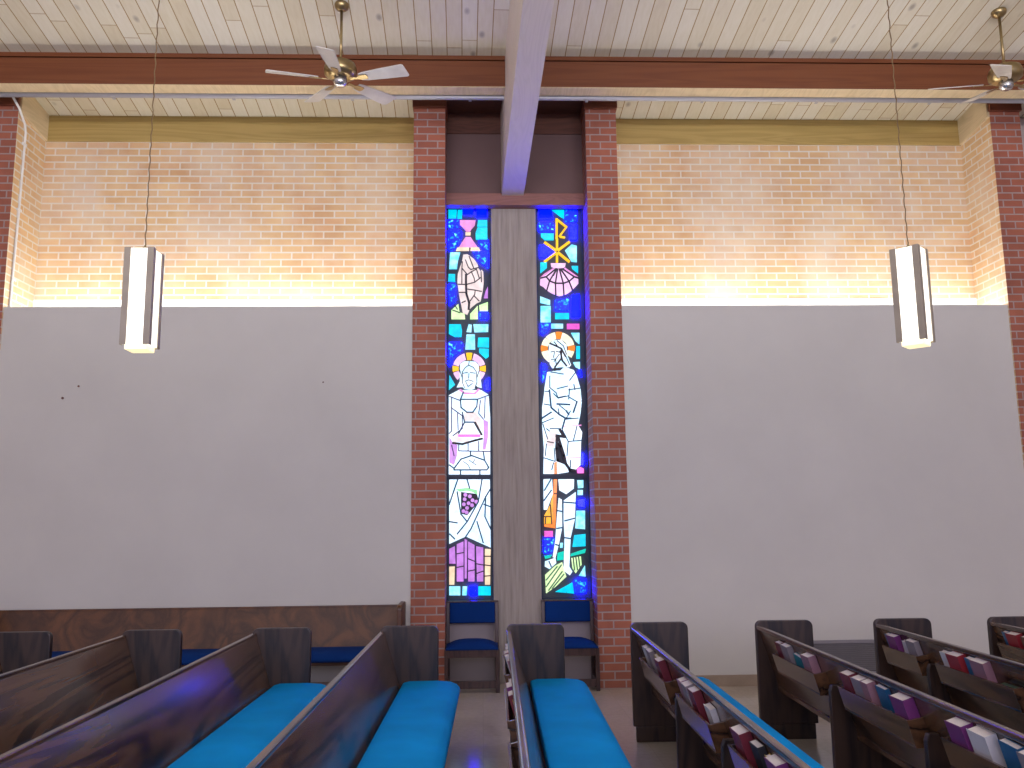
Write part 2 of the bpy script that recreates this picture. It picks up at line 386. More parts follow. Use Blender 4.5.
# ---------------------------------------------------------------- stained glass windows
# each piece: colour, line width (0 = filled pane), outline x,z in metres on the window plane
GLASS_LEFT=[["cyan",0,[-0.35,4.975,-0.259,4.975,-0.265,4.881,-0.35,4.881]],["cyan",0,[-0.247,4.973,-0.199,4.973,-0.203,4.877,-0.254,4.877]],["cyan",0,[-0.365,5.032,-0.203,5.033,-0.203,5.015,-0.365,5.015]],["cyan",0,[-0.026,4.857,0.074,4.857,0.074,4.786,-0.037,4.786]],["cyan",0,[-0.033,4.773,0.074,4.773,0.075,4.64,-0.052,4.64,-0.055,4.711]],["blue",0,[-0.194,4.982,-0.079,4.982,-0.084,4.924,-0.148,4.924,-0.19,4.926]],["blue",0,[-0.042,4.978,0.069,4.978,0.068,4.893,-0.043,4.89]],["blue",0,[-0.199,5.033,-0.09,5.033,-0.09,5.015,-0.199,5.015]],["mottled",0,[-0.352,4.859,-0.237,4.857,-0.242,4.773,-0.352,4.772]],["mottled",0,[-0.352,4.741,-0.214,4.742,-0.214,4.666,-0.251,4.587,-0.314,4.512,-0.352,4.512]],["mottled",0,[-0.017,4.635,0.081,4.635,0.08,4.516,0.034,4.525,-0.017,4.604]],["pink",0,[-0.225,4.857,-0.054,4.855,-0.063,4.799,-0.101,4.755,-0.114,4.73,-0.157,4.73,-0.174,4.755,-0.225,4.808]],["pink",0,[-0.163,4.665,-0.11,4.665,-0.034,4.552,-0.235,4.551,-0.204,4.604]],["skin",0,[-0.165,4.719,-0.108,4.719,-0.11,4.688,-0.165,4.688]],["skin",0,[-0.251,4.547,-0.126,4.547,-0.126,4.512,-0.268,4.512]],["skin",0,[-0.106,4.547,-0.019,4.547,-0.005,4.512,-0.112,4.512]],["ice",0,[-0.332,4.491,-0.222,4.491,-0.249,4.393,-0.259,4.307,-0.342,4.307]],["mottled",0,[-0.085,4.501,0.081,4.501,0.08,4.316,-0.007,4.383]],["mottled",0,[-0.352,4.134,-0.278,4.134,-0.279,3.937,-0.342,3.901]],["mottled",0,[-0.014,3.82,0.074,3.82,0.073,3.75,-0.015,3.75]],["cyan",0,[-0.347,4.249,-0.278,4.248,-0.278,4.164,-0.352,4.169]],["violet",0,[0.076,4.108,0.075,3.981,0.031,3.981,0.051,4.057]],["pale_skin",0,[-0.189,4.465,-0.145,4.47,-0.115,4.45,-0.071,4.414,-0.031,4.352,-0.027,4.317,-0.002,4.276,0.008,4.296,0.027,4.276,0.032,4.169,0.021,4.067,-0.004,3.946,-0.048,3.926,-0.117,3.866,-0.147,3.8,-0.196,3.816,-0.215,3.916,-0.234,4.007,-0.244,4.088,-0.254,4.159,-0.249,4.25,-0.229,4.312,-0.204,4.383]],["lead",0.013,[-0.16,4.24,-0.16,4.128,-0.156,4.027,-0.127,3.926,-0.132,3.856]],["lead",0.006,[-0.244,4.131,-0.156,4.13,-0.067,4.154,0.002,4.209]],["lead",0.006,[-0.234,4.042,-0.171,4.042]],["lead",0.006,[-0.205,3.928,-0.166,3.946]],["lead",0.006,[-0.146,4.078,-0.067,4.067,0.006,4.052]],["lead",0.006,[-0.204,4.312,-0.145,4.24]],["lead",0.006,[-0.165,4.403,-0.135,4.322,-0.106,4.296,-0.076,4.306,-0.027,4.317]],["lead",0.006,[-0.125,4.444,-0.096,4.363,-0.076,4.311]],["lead",0.006,[-0.199,4.383,-0.204,4.312,-0.205,4.139]],["lead",0.006,[-0.101,4.271,-0.072,4.199,-0.067,4.164]],["lead",0.006,[-0.047,4.301,-0.017,4.199]],["lead",0.006,[-0.117,3.946,-0.067,4.017,-0.062,4.057]],["lead",0.006,[-0.077,4.007,-0.019,3.946]],["lead",0.006,[-0.145,4.24,-0.101,4.271,-0.047,4.301]],["lead",0.006,[0.003,4.271,0.007,4.159]],["lime",0,[-0.318,3.846,-0.244,3.916,-0.23,3.826,-0.176,3.801,-0.171,3.75,-0.318,3.751]],["lime",0,[-0.034,3.896,-0.034,3.75,-0.117,3.75,-0.117,3.805]],["lime",0,[-0.019,3.901,0.075,3.936,0.074,3.84,-0.014,3.84]],["lead",0.006,[-0.303,3.846,-0.225,3.816]],["lead",0.006,[-0.254,3.856,-0.284,3.906]],["cyan",0,[-0.342,3.692,-0.217,3.692,-0.204,3.623,-0.211,3.555,-0.284,3.555,-0.345,3.59]],["cyan",0,[-0.033,3.545,0.084,3.545,0.083,3.438,-0.039,3.443]],["cyan",0,[-0.023,3.427,0.081,3.423,0.08,3.339,0.049,3.316,-0.023,3.384]],["cyan",0,[-0.339,3.143,-0.279,3.037,-0.345,2.981]],["ice",0,[-0.133,3.692,-0.1,3.686,-0.105,3.606,-0.156,3.61]],["ice",0,[-0.083,3.691,0.079,3.691,0.075,3.609,-0.072,3.606]],["ice",0,[-0.156,3.58,-0.067,3.58,-0.064,3.418,-0.17,3.419]],["mottled",0,[-0.345,3.493,-0.206,3.493,-0.212,3.408,-0.306,3.346,-0.328,3.239,-0.35,3.239]],["blue",0,[0.036,3.069,0.086,3.113,0.085,2.979,0.036,2.979]],["light_pink",0,[-0.18,3.372,-0.207,3.362,-0.232,3.347,-0.254,3.329,-0.272,3.307,-0.287,3.283,-0.297,3.257,-0.241,3.238,-0.234,3.253,-0.224,3.267,-0.212,3.28,-0.197,3.29,-0.181,3.299,-0.163,3.305]],["light_pink",0,[0.039,3.256,0.029,3.282,0.015,3.306,-0.004,3.328,-0.026,3.346,-0.05,3.361,-0.077,3.371,-0.095,3.304,-0.077,3.298,-0.06,3.29,-0.046,3.279,-0.034,3.266,-0.024,3.252,-0.017,3.237]],["light_pink",0,[-0.297,3.164,-0.293,3.151,-0.287,3.138,-0.28,3.125,-0.272,3.113,-0.263,3.102,-0.253,3.091,-0.211,3.14,-0.218,3.146,-0.224,3.153,-0.229,3.16,-0.234,3.167,-0.238,3.175,-0.241,3.183]],["light_pink",0,[-0.006,3.09,0.004,3.1,0.013,3.112,0.021,3.124,0.028,3.136,0.034,3.149,0.039,3.162,-0.017,3.182,-0.021,3.174,-0.024,3.166,-0.029,3.159,-0.034,3.152,-0.041,3.146,-0.047,3.139]],["yellow",0,[-0.095,3.378,-0.117,3.381,-0.14,3.381,-0.162,3.378,-0.15,3.303,-0.136,3.304,-0.122,3.304,-0.107,3.303]],["yellow",0,[-0.303,3.243,-0.306,3.222,-0.306,3.2,-0.303,3.178,-0.24,3.192,-0.242,3.204,-0.242,3.216,-0.24,3.228]],["yellow",0,[0.045,3.176,0.048,3.198,0.048,3.22,0.045,3.242,-0.018,3.227,-0.016,3.215,-0.016,3.203,-0.018,3.191]],["white",0,[-0.229,3.193,-0.223,3.261,-0.184,3.287,-0.129,3.289,-0.062,3.283,-0.029,3.249,-0.024,3.181,-0.002,3.058,0.003,3.002,-0.041,3.013,-0.058,3.03,-0.069,2.997,-0.108,2.982,-0.179,2.992,-0.201,3.014,-0.262,3.009,-0.229,3.07]],["lead",0.0045,[-0.129,3.283,-0.135,3.244,-0.173,3.216,-0.201,3.171,-0.201,3.059,-0.179,3.003]],["lead",0.0045,[-0.135,3.244,-0.085,3.221,-0.052,3.17,-0.047,3.058,-0.069,3.002]],["lead",0.0045,[-0.198,3.157,-0.146,3.165]],["lead",0.0045,[-0.118,3.165,-0.063,3.157]],["lead",0.0045,[-0.131,3.154,-0.135,3.103]],["lead",0.0045,[-0.174,3.07,-0.135,3.086,-0.085,3.069]],["lead",0.0045,[-0.163,3.059,-0.141,3.014,-0.096,3.047]],["lead",0.0045,[-0.229,3.193,-0.201,3.104]],["lead",0.0045,[-0.024,3.181,-0.05,3.103]],["white",0,[-0.345,2.923,-0.253,2.972,-0.228,2.978,-0.004,2.977,0.076,2.926,0.091,2.676,0.086,2.085,-0.345,2.089]],["pink",0,[-0.218,2.99,-0.174,2.955,-0.075,2.949,-0.036,2.993,-0.014,2.985,-0.064,2.93,-0.18,2.93,-0.246,2.979]],["pale_skin",0,[-0.185,2.734,-0.067,2.74,0.006,2.652,0.012,2.54,-0.031,2.578,-0.08,2.647,-0.179,2.647]],["pale_skin",0,[-0.302,2.481,-0.228,2.542,-0.241,2.474,-0.106,2.467,-0.155,2.424,-0.302,2.426]],["magenta",0,[-0.247,2.508,-0.013,2.506,-0.013,2.476,-0.247,2.478]],["violet",0,[-0.339,2.481,-0.302,2.419,-0.253,2.394,-0.26,2.284,-0.29,2.186,-0.339,2.211]],["violet",0,[0.019,2.665,0.068,2.639,0.067,2.478,0.041,2.343,0.011,2.343,0.02,2.479]],["bloom_lead",0.008,[-0.222,2.878,-0.042,2.877,-0.049,2.802,-0.092,2.74,-0.154,2.74,-0.216,2.791,-0.222,2.878,-0.191,2.953]],["bloom_lead",0.008,[-0.179,2.635,-0.241,2.518]],["bloom_lead",0.008,[-0.08,2.634,-0.013,2.516]],["bloom_lead",0.008,[-0.203,2.741,-0.179,2.635,-0.08,2.634]],["lead",0.012,[-0.302,2.417,-0.204,2.404,-0.069,2.442,0.005,2.46]],["lead",0.012,[-0.068,2.628,-0.001,2.503]],["violet_lead",0.006,[-0.315,2.904,-0.315,2.543,-0.339,2.518]],["violet_lead",0.006,[-0.339,2.91,-0.228,2.866]],["violet_lead",0.006,[-0.042,2.877,0.076,2.92]],["violet_lead",0.006,[-0.321,2.791,-0.203,2.703]],["violet_lead",0.006,[-0.253,2.729,-0.247,2.555]],["violet_lead",0.006,[-0.011,2.864,-0.03,2.727,0.019,2.665]],["violet_lead",0.006,[0.039,2.902,0.031,2.677]],["violet_lead",0.006,[-0.143,2.406,-0.143,2.332]],["violet_lead",0.006,[-0.241,2.333,0.088,2.324]],["violet_lead",0.006,[-0.032,2.43,-0.032,2.331]],["violet_lead",0.006,[-0.315,2.395,-0.29,2.284]],["violet_lead",0.006,[-0.241,2.394,-0.241,2.333]],["violet_lead",0.006,[-0.203,2.703,-0.204,2.567,-0.302,2.493]],["bloom_lead",0.008,[-0.29,2.15,-0.217,2.247,-0.106,2.283,0.029,2.232,0.071,2.158,0.052,2.132,-0.29,2.135,-0.29,2.15]],["bloom_lead",0.008,[-0.118,2.326,-0.118,2.283]],["bloom_lead",0.008,[0.017,2.318,0.029,2.232]],["bloom_lead",0.008,[-0.223,2.134,-0.223,2.088]],["bloom_lead",0.008,[-0.021,2.132,-0.021,2.086]],["bloom_lead",0.008,[-0.339,2.187,-0.29,2.15]],["lead",0.004,[-0.192,2.222,-0.143,2.185,-0.119,2.136]],["lead",0.004,[-0.131,2.234,-0.058,2.184]],["lead",0.004,[-0.07,2.245,-0.094,2.209]],["white",0,[-0.34,2.036,0.083,2.032,0.086,1.333,-0.028,1.384,-0.169,1.449,-0.34,1.375]],["bloom_lead",0.008,[-0.252,2.035,-0.296,1.907,-0.34,1.78]],["bloom_lead",0.008,[0.001,2.033,-0.039,1.802,-0.155,1.6,-0.258,1.475]],["bloom_lead",0.008,[0.085,1.929,0.038,1.853,-0.117,1.524,-0.169,1.449]],["bloom_lead",0.008,[-0.34,1.602,-0.258,1.589]],["bloom_lead",0.008,[-0.053,1.599,0.01,1.384]],["bloom_lead",0.008,[0.02,1.776,0.089,1.75]],["bloom_lead",0.008,[-0.258,1.907,-0.219,1.677,-0.155,1.6]],["bloom_lead",0.008,[0.038,1.853,0.029,1.649,0.088,1.522]],["bloom_lead",0.008,[-0.154,2.034,-0.129,1.944]],["bloom_lead",0.008,[-0.335,1.476,-0.284,1.425]],["dark",0,[-0.219,1.906,-0.052,1.884,-0.031,1.802,-0.155,1.664,-0.219,1.682]],["green",0,[-0.27,1.933,-0.154,1.949,-0.051,1.923,-0.047,1.874,-0.103,1.905,-0.155,1.916,-0.232,1.907]],["violet",0,[-0.152,1.875,-0.158,1.861,-0.173,1.855,-0.187,1.861,-0.193,1.875,-0.187,1.89,-0.173,1.896,-0.158,1.89]],["violet",0,[-0.106,1.859,-0.112,1.845,-0.126,1.839,-0.141,1.845,-0.147,1.86,-0.141,1.874,-0.126,1.88,-0.112,1.874]],["violet",0,[-0.16,1.829,-0.166,1.815,-0.181,1.809,-0.195,1.815,-0.201,1.83,-0.195,1.844,-0.18,1.85,-0.166,1.844]],["violet",0,[-0.078,1.818,-0.084,1.804,-0.098,1.798,-0.113,1.804,-0.119,1.819,-0.113,1.833,-0.098,1.839,-0.084,1.833]],["violet",0,[-0.119,1.788,-0.125,1.774,-0.14,1.768,-0.154,1.774,-0.16,1.788,-0.154,1.803,-0.139,1.809,-0.125,1.802]],["violet",0,[-0.039,1.802,-0.045,1.788,-0.06,1.782,-0.074,1.788,-0.08,1.803,-0.074,1.817,-0.06,1.823,-0.045,1.817]],["violet",0,[-0.168,1.778,-0.174,1.764,-0.188,1.758,-0.203,1.764,-0.209,1.779,-0.203,1.793,-0.188,1.799,-0.174,1.793]],["violet",0,[-0.135,1.74,-0.141,1.725,-0.155,1.72,-0.17,1.726,-0.176,1.74,-0.17,1.755,-0.155,1.76,-0.14,1.754]],["violet",0,[-0.083,1.767,-0.089,1.753,-0.104,1.747,-0.118,1.753,-0.124,1.768,-0.118,1.782,-0.104,1.788,-0.089,1.782]],["violet",0,[-0.173,1.707,-0.179,1.693,-0.194,1.687,-0.208,1.693,-0.214,1.708,-0.208,1.722,-0.194,1.728,-0.179,1.722]],["violet",0,[-0.14,1.694,-0.146,1.68,-0.16,1.674,-0.175,1.68,-0.181,1.694,-0.175,1.709,-0.16,1.715,-0.146,1.708]],["violet",0,[-0.34,1.325,-0.284,1.35,-0.276,1.174,-0.34,1.175]],["violet",0,[-0.263,1.37,-0.194,1.399,-0.195,0.994,-0.264,0.995]],["violet",0,[-0.182,1.424,-0.156,1.411,-0.162,1.024,-0.183,1.024]],["violet",0,[-0.146,1.398,-0.08,1.36,-0.081,0.993,-0.147,0.994]],["violet",0,[-0.064,1.347,0.01,1.334,0.008,0.992,-0.056,0.992]],["lead",0.006,[-0.263,1.274,-0.195,1.286]],["lead",0.006,[-0.264,1.137,-0.195,1.149]],["lead",0.006,[-0.146,1.223,-0.08,1.197]],["lead",0.006,[-0.147,1.098,-0.081,1.11]],["lead",0.006,[-0.065,1.172,0.009,1.158]],["lead",0.006,[-0.066,1.072,0.008,1.096]],["skin",0,[-0.34,1.145,-0.284,1.145,-0.289,0.963,-0.34,0.964]],["skin",0,[0.027,1.321,0.086,1.315,0.078,0.958,0.025,0.959]],["lead",0.006,[0.027,1.246,0.086,1.245]],["lead",0.006,[0.026,1.158,0.085,1.15]],["lead",0.006,[0.026,1.046,0.084,1.05]],["ice",0,[-0.34,0.947,-0.228,0.945,-0.228,0.856,-0.34,0.858]],["ice",0,[-0.203,0.945,-0.157,0.944,-0.163,0.855,-0.208,0.856]],["blue",0,[-0.132,0.944,-0.056,0.943,-0.056,0.854,-0.132,0.855]],["cyan",0,[-0.043,0.943,0.083,0.941,0.083,0.852,-0.044,0.854]]]
GLASS_RIGHT=[["cyan",0,[0.782,5.037,0.889,5.038,0.889,5.024,0.781,5.024]],["cyan",0,[0.788,4.975,0.92,4.975,0.918,4.878,0.879,4.9]],["cyan",0,[0.661,4.707,0.8,4.707,0.799,4.633,0.703,4.633,0.661,4.67]],["cyan",0,[0.649,4.378,0.72,4.378,0.719,4.317,0.647,4.258]],["cyan",0,[0.989,4.338,1.06,4.338,1.059,4.258,0.996,4.309]],["blue",0,[0.644,4.974,0.78,4.975,0.797,4.863,0.642,4.863]],["blue",0,[0.982,4.811,1.057,4.811,1.053,4.633,0.978,4.633]],["blue",0,[0.645,4.574,0.695,4.574,0.807,4.493,0.7,4.427,0.643,4.434]],["mottled",0,[0.938,4.975,1.058,4.975,1.055,4.841,0.928,4.841]],["mottled",0,[0.639,4.825,0.799,4.826,0.797,4.717,0.638,4.729]],["ice",0,[0.922,4.515,0.995,4.581,1.051,4.566,1.047,4.382,0.99,4.39]],["yellow",0.024,[0.836,4.87,0.832,4.655]],["yellow",0.024,[0.836,4.637,0.834,4.534]],["yellow",0.024,[0.833,4.478,0.831,4.387]],["yellow",0.024,[0.703,4.603,0.822,4.515]],["yellow",0.024,[0.967,4.608,0.848,4.519]],["yellow",0.024,[0.699,4.39,0.822,4.488]],["yellow",0.024,[0.962,4.39,0.847,4.488]],["yellow",0.018,[0.84,4.866,0.942,4.781,0.865,4.677]],["yellow",0.018,[0.876,4.67,0.919,4.661]],["light_pink",0,[0.763,4.368,0.926,4.368,0.918,4.331,0.889,4.317,0.804,4.317,0.769,4.331]],["light_pink",0,[0.804,4.309,0.896,4.309,1.057,4.2,1.059,4.141,1.02,4.101,0.991,4.069,0.94,4.032,0.895,4.011,0.852,4.004,0.813,4.014,0.764,4.037,0.715,4.069,0.68,4.105,0.642,4.127,0.646,4.2]],["lead",0.009,[0.818,4.305,0.71,4.215,0.649,4.2]],["lead",0.009,[0.825,4.302,0.745,4.168,0.715,4.069]],["lead",0.009,[0.835,4.302,0.808,4.142,0.81,4.014]],["lead",0.009,[0.854,4.302,0.893,4.141,0.898,4.014]],["lead",0.009,[0.868,4.302,0.957,4.163,0.991,4.069]],["lead",0.009,[0.882,4.305,1.015,4.214,1.057,4.2]],["lead",0.009,[0.71,4.215,0.745,4.168,0.808,4.142,0.893,4.141,0.957,4.163,1.015,4.214]],["lead",0.009,[0.825,4.302,0.788,4.229]],["lead",0.009,[0.875,4.287,0.916,4.229]],["pink",0.01,[0.79,4.309,0.689,4.244,0.646,4.203]],["pink",0.01,[0.915,4.314,1.051,4.214]],["ice",0,[0.642,3.998,0.748,3.956,0.747,3.904,0.641,3.928]],["ice",0,[0.644,3.891,0.754,3.891,0.751,3.713,0.641,3.713]],["mottled",0,[0.806,3.956,0.953,3.975,0.951,3.843,0.804,3.844]],["blue",0,[0.982,4.012,1.065,4.021,1.059,3.768,0.977,3.768]],["cyan",0,[0.8,3.811,0.95,3.811,0.949,3.747,0.799,3.748]],["blue",0,[0.987,3.845,1.07,3.844,1.068,3.77,0.986,3.77]],["ice",0,[0.643,3.827,0.753,3.827,0.751,3.752,0.642,3.752]],["ice",0,[0.756,3.695,0.883,3.694,0.882,3.645,0.755,3.645]],["ice",0,[0.968,3.594,1.058,3.594,1.055,3.471,1.016,3.505]],["ice",0,[0.983,3.272,1.056,3.277,1.054,3.198,1.01,3.221]],["magenta",0,[0.925,3.694,1.06,3.694,1.059,3.636,0.924,3.637]],["mottled",0,[0.647,3.701,0.734,3.7,0.727,3.632,0.664,3.575,0.645,3.575]],["mottled",0,[1.043,3.187,1.065,3.187,1.069,3.114,1.053,3.119]],["mottled",0,[0.648,3.262,0.692,3.245,0.685,3.144,0.651,3.065]],["cyan",0,[1.021,3.448,1.06,3.448,1.057,3.311,1.018,3.312]],["pale_yellow",0,[0.997,3.465,0.988,3.495,0.974,3.522,0.955,3.547,0.931,3.568,0.904,3.584,0.875,3.596,0.853,3.524,0.871,3.518,0.887,3.508,0.901,3.496,0.912,3.482,0.921,3.466,0.926,3.449]],["pale_yellow",0,[0.794,3.6,0.776,3.596,0.758,3.59,0.741,3.582,0.724,3.573,0.709,3.562,0.695,3.549,0.747,3.497,0.755,3.505,0.764,3.511,0.774,3.517,0.784,3.521,0.794,3.525,0.805,3.527]],["pale_yellow",0,[0.689,3.542,0.68,3.531,0.671,3.519,0.664,3.507,0.657,3.494,0.652,3.48,0.648,3.466,0.719,3.449,0.721,3.458,0.724,3.465,0.728,3.473,0.732,3.48,0.737,3.487,0.743,3.494]],["pale_yellow",0,[0.647,3.387,0.654,3.364,0.664,3.342,0.676,3.322,0.692,3.304,0.71,3.288,0.73,3.274,0.767,3.338,0.755,3.346,0.745,3.355,0.735,3.366,0.728,3.377,0.722,3.39,0.718,3.403]],["pale_yellow",0,[0.967,3.324,0.973,3.334,0.979,3.345,0.985,3.355,0.989,3.366,0.993,3.377,0.996,3.389,0.926,3.404,0.924,3.398,0.921,3.391,0.919,3.385,0.916,3.379,0.912,3.373,0.908,3.367]],["orange",0,[0.87,3.601,0.848,3.605,0.825,3.606,0.803,3.605,0.811,3.53,0.824,3.531,0.837,3.53,0.85,3.528]],["orange",0,[0.642,3.458,0.639,3.437,0.639,3.416,0.641,3.396,0.714,3.408,0.712,3.42,0.713,3.433,0.714,3.445]],["orange",0,[1.002,3.394,1.005,3.415,1.006,3.436,1.004,3.457,0.93,3.444,0.932,3.432,0.931,3.42,0.93,3.407]],["white",0,[0.73,3.472,0.77,3.512,0.86,3.517,0.915,3.46,0.918,3.357,0.96,3.244,0.943,3.221,0.854,3.222,0.759,3.211,0.732,3.256,0.744,3.336,0.723,3.381]],["lead",0.01,[0.736,3.478,0.802,3.449,0.858,3.42,0.901,3.335]],["lead",0.01,[0.858,3.415,0.856,3.312,0.787,3.222,0.781,3.183]],["lead",0.01,[0.846,3.392,0.866,3.29,0.91,3.233]],["lead",0.005,[0.745,3.383,0.784,3.392]],["lead",0.005,[0.801,3.392,0.835,3.381]],["lead",0.005,[0.784,3.381,0.772,3.324]],["lead",0.005,[0.749,3.302,0.794,3.307,0.799,3.256]],["lead",0.005,[0.834,3.358,0.777,3.279]],["lead",0.005,[0.815,3.506,0.881,3.449,0.912,3.357]],["lead",0.005,[0.906,3.335,0.944,3.244]],["lead",0.005,[0.781,3.494,0.814,3.455]],["lead",0.005,[0.781,3.183,0.842,3.188]],["white",0,[0.702,3.166,0.786,3.18,0.842,3.182,0.887,3.222,0.987,3.187,1.019,3.12,1.055,2.984,1.063,2.863,0.664,2.866,0.672,2.998]],["bloom_lead",0.006,[0.729,3.121,0.727,2.998,0.793,2.941,0.814,2.885]],["bloom_lead",0.006,[0.741,3.166,0.875,3.143]],["bloom_lead",0.006,[0.94,3.075,1.009,3.165]],["bloom_lead",0.006,[0.805,2.986,0.917,3.013]],["bloom_lead",0.006,[0.927,2.974,1.05,2.99]],["bloom_lead",0.006,[0.677,2.959,0.721,2.958]],["bloom_lead",0.006,[0.938,2.985,0.925,2.873]],["bloom_lead",0.006,[0.814,2.891,0.892,2.907]],["bloom_lead",0.006,[0.984,3.03,0.994,2.974]],["white",0,[0.672,2.973,1.053,2.971,1.063,2.833,1.048,2.72,1.02,2.595,1.062,2.52,1.047,2.409,1.035,2.174,0.972,2.114,0.911,2.127,0.875,2.2,0.84,2.324,0.805,2.423,0.793,2.324,0.795,2.226,0.786,2.085,0.645,2.086,0.655,2.35,0.641,2.598,0.644,2.785]],["white",0,[0.795,2.213,0.887,2.176,0.91,2.102,0.793,2.085]],["bloom_lead",0.01,[0.722,2.973,0.737,2.784,0.823,2.709,0.885,2.671]],["bloom_lead",0.01,[0.642,2.673,0.736,2.734]],["bloom_lead",0.01,[0.885,2.671,0.851,2.559]],["bloom_lead",0.01,[0.899,2.746,0.923,2.708]],["bloom_lead",0.01,[0.8,2.822,0.937,2.814]],["bloom_lead",0.01,[1.013,2.845,0.973,2.733]],["bloom_lead",0.006,[0.663,2.822,0.725,2.81]],["bloom_lead",0.006,[0.641,2.623,0.76,2.672]],["bloom_lead",0.006,[0.825,2.809,0.899,2.746]],["bloom_lead",0.006,[0.884,2.658,1.022,2.67]],["bloom_lead",0.006,[0.942,2.746,0.897,2.671,0.947,2.671]],["bloom_lead",0.006,[0.823,2.709,0.812,2.771]],["bloom_lead",0.006,[1.007,2.583,0.967,2.434]],["bloom_lead",0.006,[0.911,2.422,1.047,2.433]],["bloom_lead",0.006,[0.851,2.547,0.911,2.422,0.895,2.274]],["bloom_lead",0.006,[0.931,2.225,0.93,2.151]],["bloom_lead",0.006,[0.681,2.399,0.667,2.276]],["bloom_lead",0.006,[0.654,2.252,0.77,2.214]],["bloom_lead",0.006,[0.761,2.349,0.77,2.214]],["bloom_lead",0.006,[0.732,2.128,0.752,2.202]],["bloom_lead",0.006,[0.721,2.56,0.833,2.559]],["bloom_lead",0.006,[0.927,2.896,1.013,2.845]],["bloom_lead",0.006,[0.765,2.935,0.814,2.884,0.927,2.909]],["bloom_lead",0.006,[0.684,2.56,0.714,2.535]],["bloom_lead",0.006,[0.647,2.61,0.694,2.449]],["pale_skin",0,[0.714,2.535,0.788,2.522,0.781,2.436,0.749,2.374,0.687,2.374,0.688,2.473]],["pink",0.009,[0.852,2.581,1.051,2.595]],["pink",0.009,[0.888,2.25,1.031,2.254]],["lead",0.016,[0.806,2.473,0.835,2.373,0.864,2.274,0.881,2.188,0.923,2.126,0.972,2.116]],["lead",0.016,[0.794,2.473,0.785,2.349,0.795,2.226,0.875,2.194]],["lead",0.016,[0.788,2.485,0.881,2.472]],["lead",0.016,[0.826,2.547,0.868,2.472]],["lead",0.006,[0.688,2.424,0.755,2.411]],["orange",0,[0.758,2.201,0.789,2.213,0.786,2.085,0.756,2.085]],["blue",0,[1.05,2.297,1.078,2.297,1.075,2.174,1.041,2.174]],["magenta",0,[0.997,2.144,1.035,2.156,1.071,2.137,1.07,2.088,1.002,2.089]],["white",0,[0.645,2.029,0.734,2.033,0.74,1.878,0.675,1.713,0.643,1.713]],["white",0,[0.801,2.027,0.965,2.026,0.959,1.929,0.881,1.873,0.811,1.913]],["white",0,[0.801,1.834,0.832,1.816,0.83,1.528,0.792,1.356,0.754,1.219,0.728,1.227,0.757,1.391,0.779,1.633]],["white",0,[0.648,1.186,0.754,1.219,0.762,1.167,0.691,1.108,0.644,1.134]],["white",0,[0.854,1.807,0.98,1.893,0.964,1.614,0.916,1.423,0.896,1.131,0.927,1.079,0.899,1.042,0.839,1.089,0.855,1.424,0.849,1.597]],["bloom_lead",0.008,[0.645,1.809,0.723,1.913]],["bloom_lead",0.008,[0.725,2.033,0.652,1.914]],["bloom_lead",0.008,[0.853,1.789,0.973,1.779]],["bloom_lead",0.008,[0.858,1.597,0.959,1.622]],["bloom_lead",0.008,[0.855,1.424,0.916,1.415]],["bloom_lead",0.008,[0.784,1.703,0.834,1.693]],["bloom_lead",0.008,[0.774,1.52,0.83,1.528]],["bloom_lead",0.008,[0.687,1.185,0.709,1.133]],["bloom_lead",0.008,[0.757,1.356,0.792,1.347]],["orange",0,[0.751,2.028,0.787,2.027,0.76,1.52,0.645,1.539,0.646,1.565,0.725,1.564,0.745,1.878]],["amber",0,[0.646,1.652,0.711,1.765,0.743,1.878,0.725,1.568,0.644,1.568]],["lead",0.006,[0.711,1.765,0.722,1.568]],["lead",0.006,[0.645,1.643,0.718,1.642]],["lead",0.006,[0.752,1.878,0.777,1.878]],["lead",0.006,[0.655,1.568,0.659,1.634]],["ice",0,[1.0,2.016,1.062,2.016,1.06,1.936,1.007,1.932]],["ice",0,[1.001,1.914,1.055,1.914,1.053,1.861,1.0,1.861]],["ice",0,[0.984,1.701,1.073,1.7,1.068,1.508,0.968,1.518]],["ice",0,[0.996,1.036,1.059,1.138,1.062,1.026]],["ice",0,[0.81,1.373,0.836,1.372,0.83,1.321,0.805,1.321]],["blue",0,[0.999,1.814,1.076,1.822,1.073,1.735,0.997,1.744]],["mottled",0,[0.643,1.418,0.74,1.417,0.72,1.288,0.641,1.271]],["mottled",0,[0.951,0.994,1.065,1.001,1.061,0.859,0.953,0.861]],["cyan",0,[0.956,1.449,1.072,1.46,1.069,1.335,0.935,1.328]],["cyan",0,[0.748,0.877,0.924,0.968,0.939,0.858]],["magenta",0,[0.645,1.496,0.733,1.495,0.732,1.434,0.644,1.435]],["teal",0,[0.781,1.27,0.843,1.286,0.838,1.2,0.771,1.193]],["teal",0,[0.916,1.259,1.072,1.309,1.062,1.266,0.912,1.234]],["teal",0,[0.641,1.241,0.72,1.253,0.702,1.223,0.649,1.211]],["lime",0,[0.646,1.049,0.753,1.141,0.823,1.175,0.848,1.08,0.864,1.029,0.749,0.928,0.652,0.865]],["lime",0,[0.921,1.216,1.018,1.232,1.024,1.147,0.961,1.062,0.931,1.113]],["green_lead",0.007,[0.654,0.998,0.77,1.133]],["green_lead",0.007,[0.653,0.93,0.814,1.149]],["green_lead",0.007,[0.678,0.895,0.821,1.081]],["green_lead",0.007,[0.714,0.912,0.838,1.055]],["green_lead",0.007,[0.938,1.216,0.948,1.096]],["green_lead",0.007,[0.965,1.223,0.979,1.096]],["green_lead",0.007,[0.993,1.228,1.005,1.121]]]
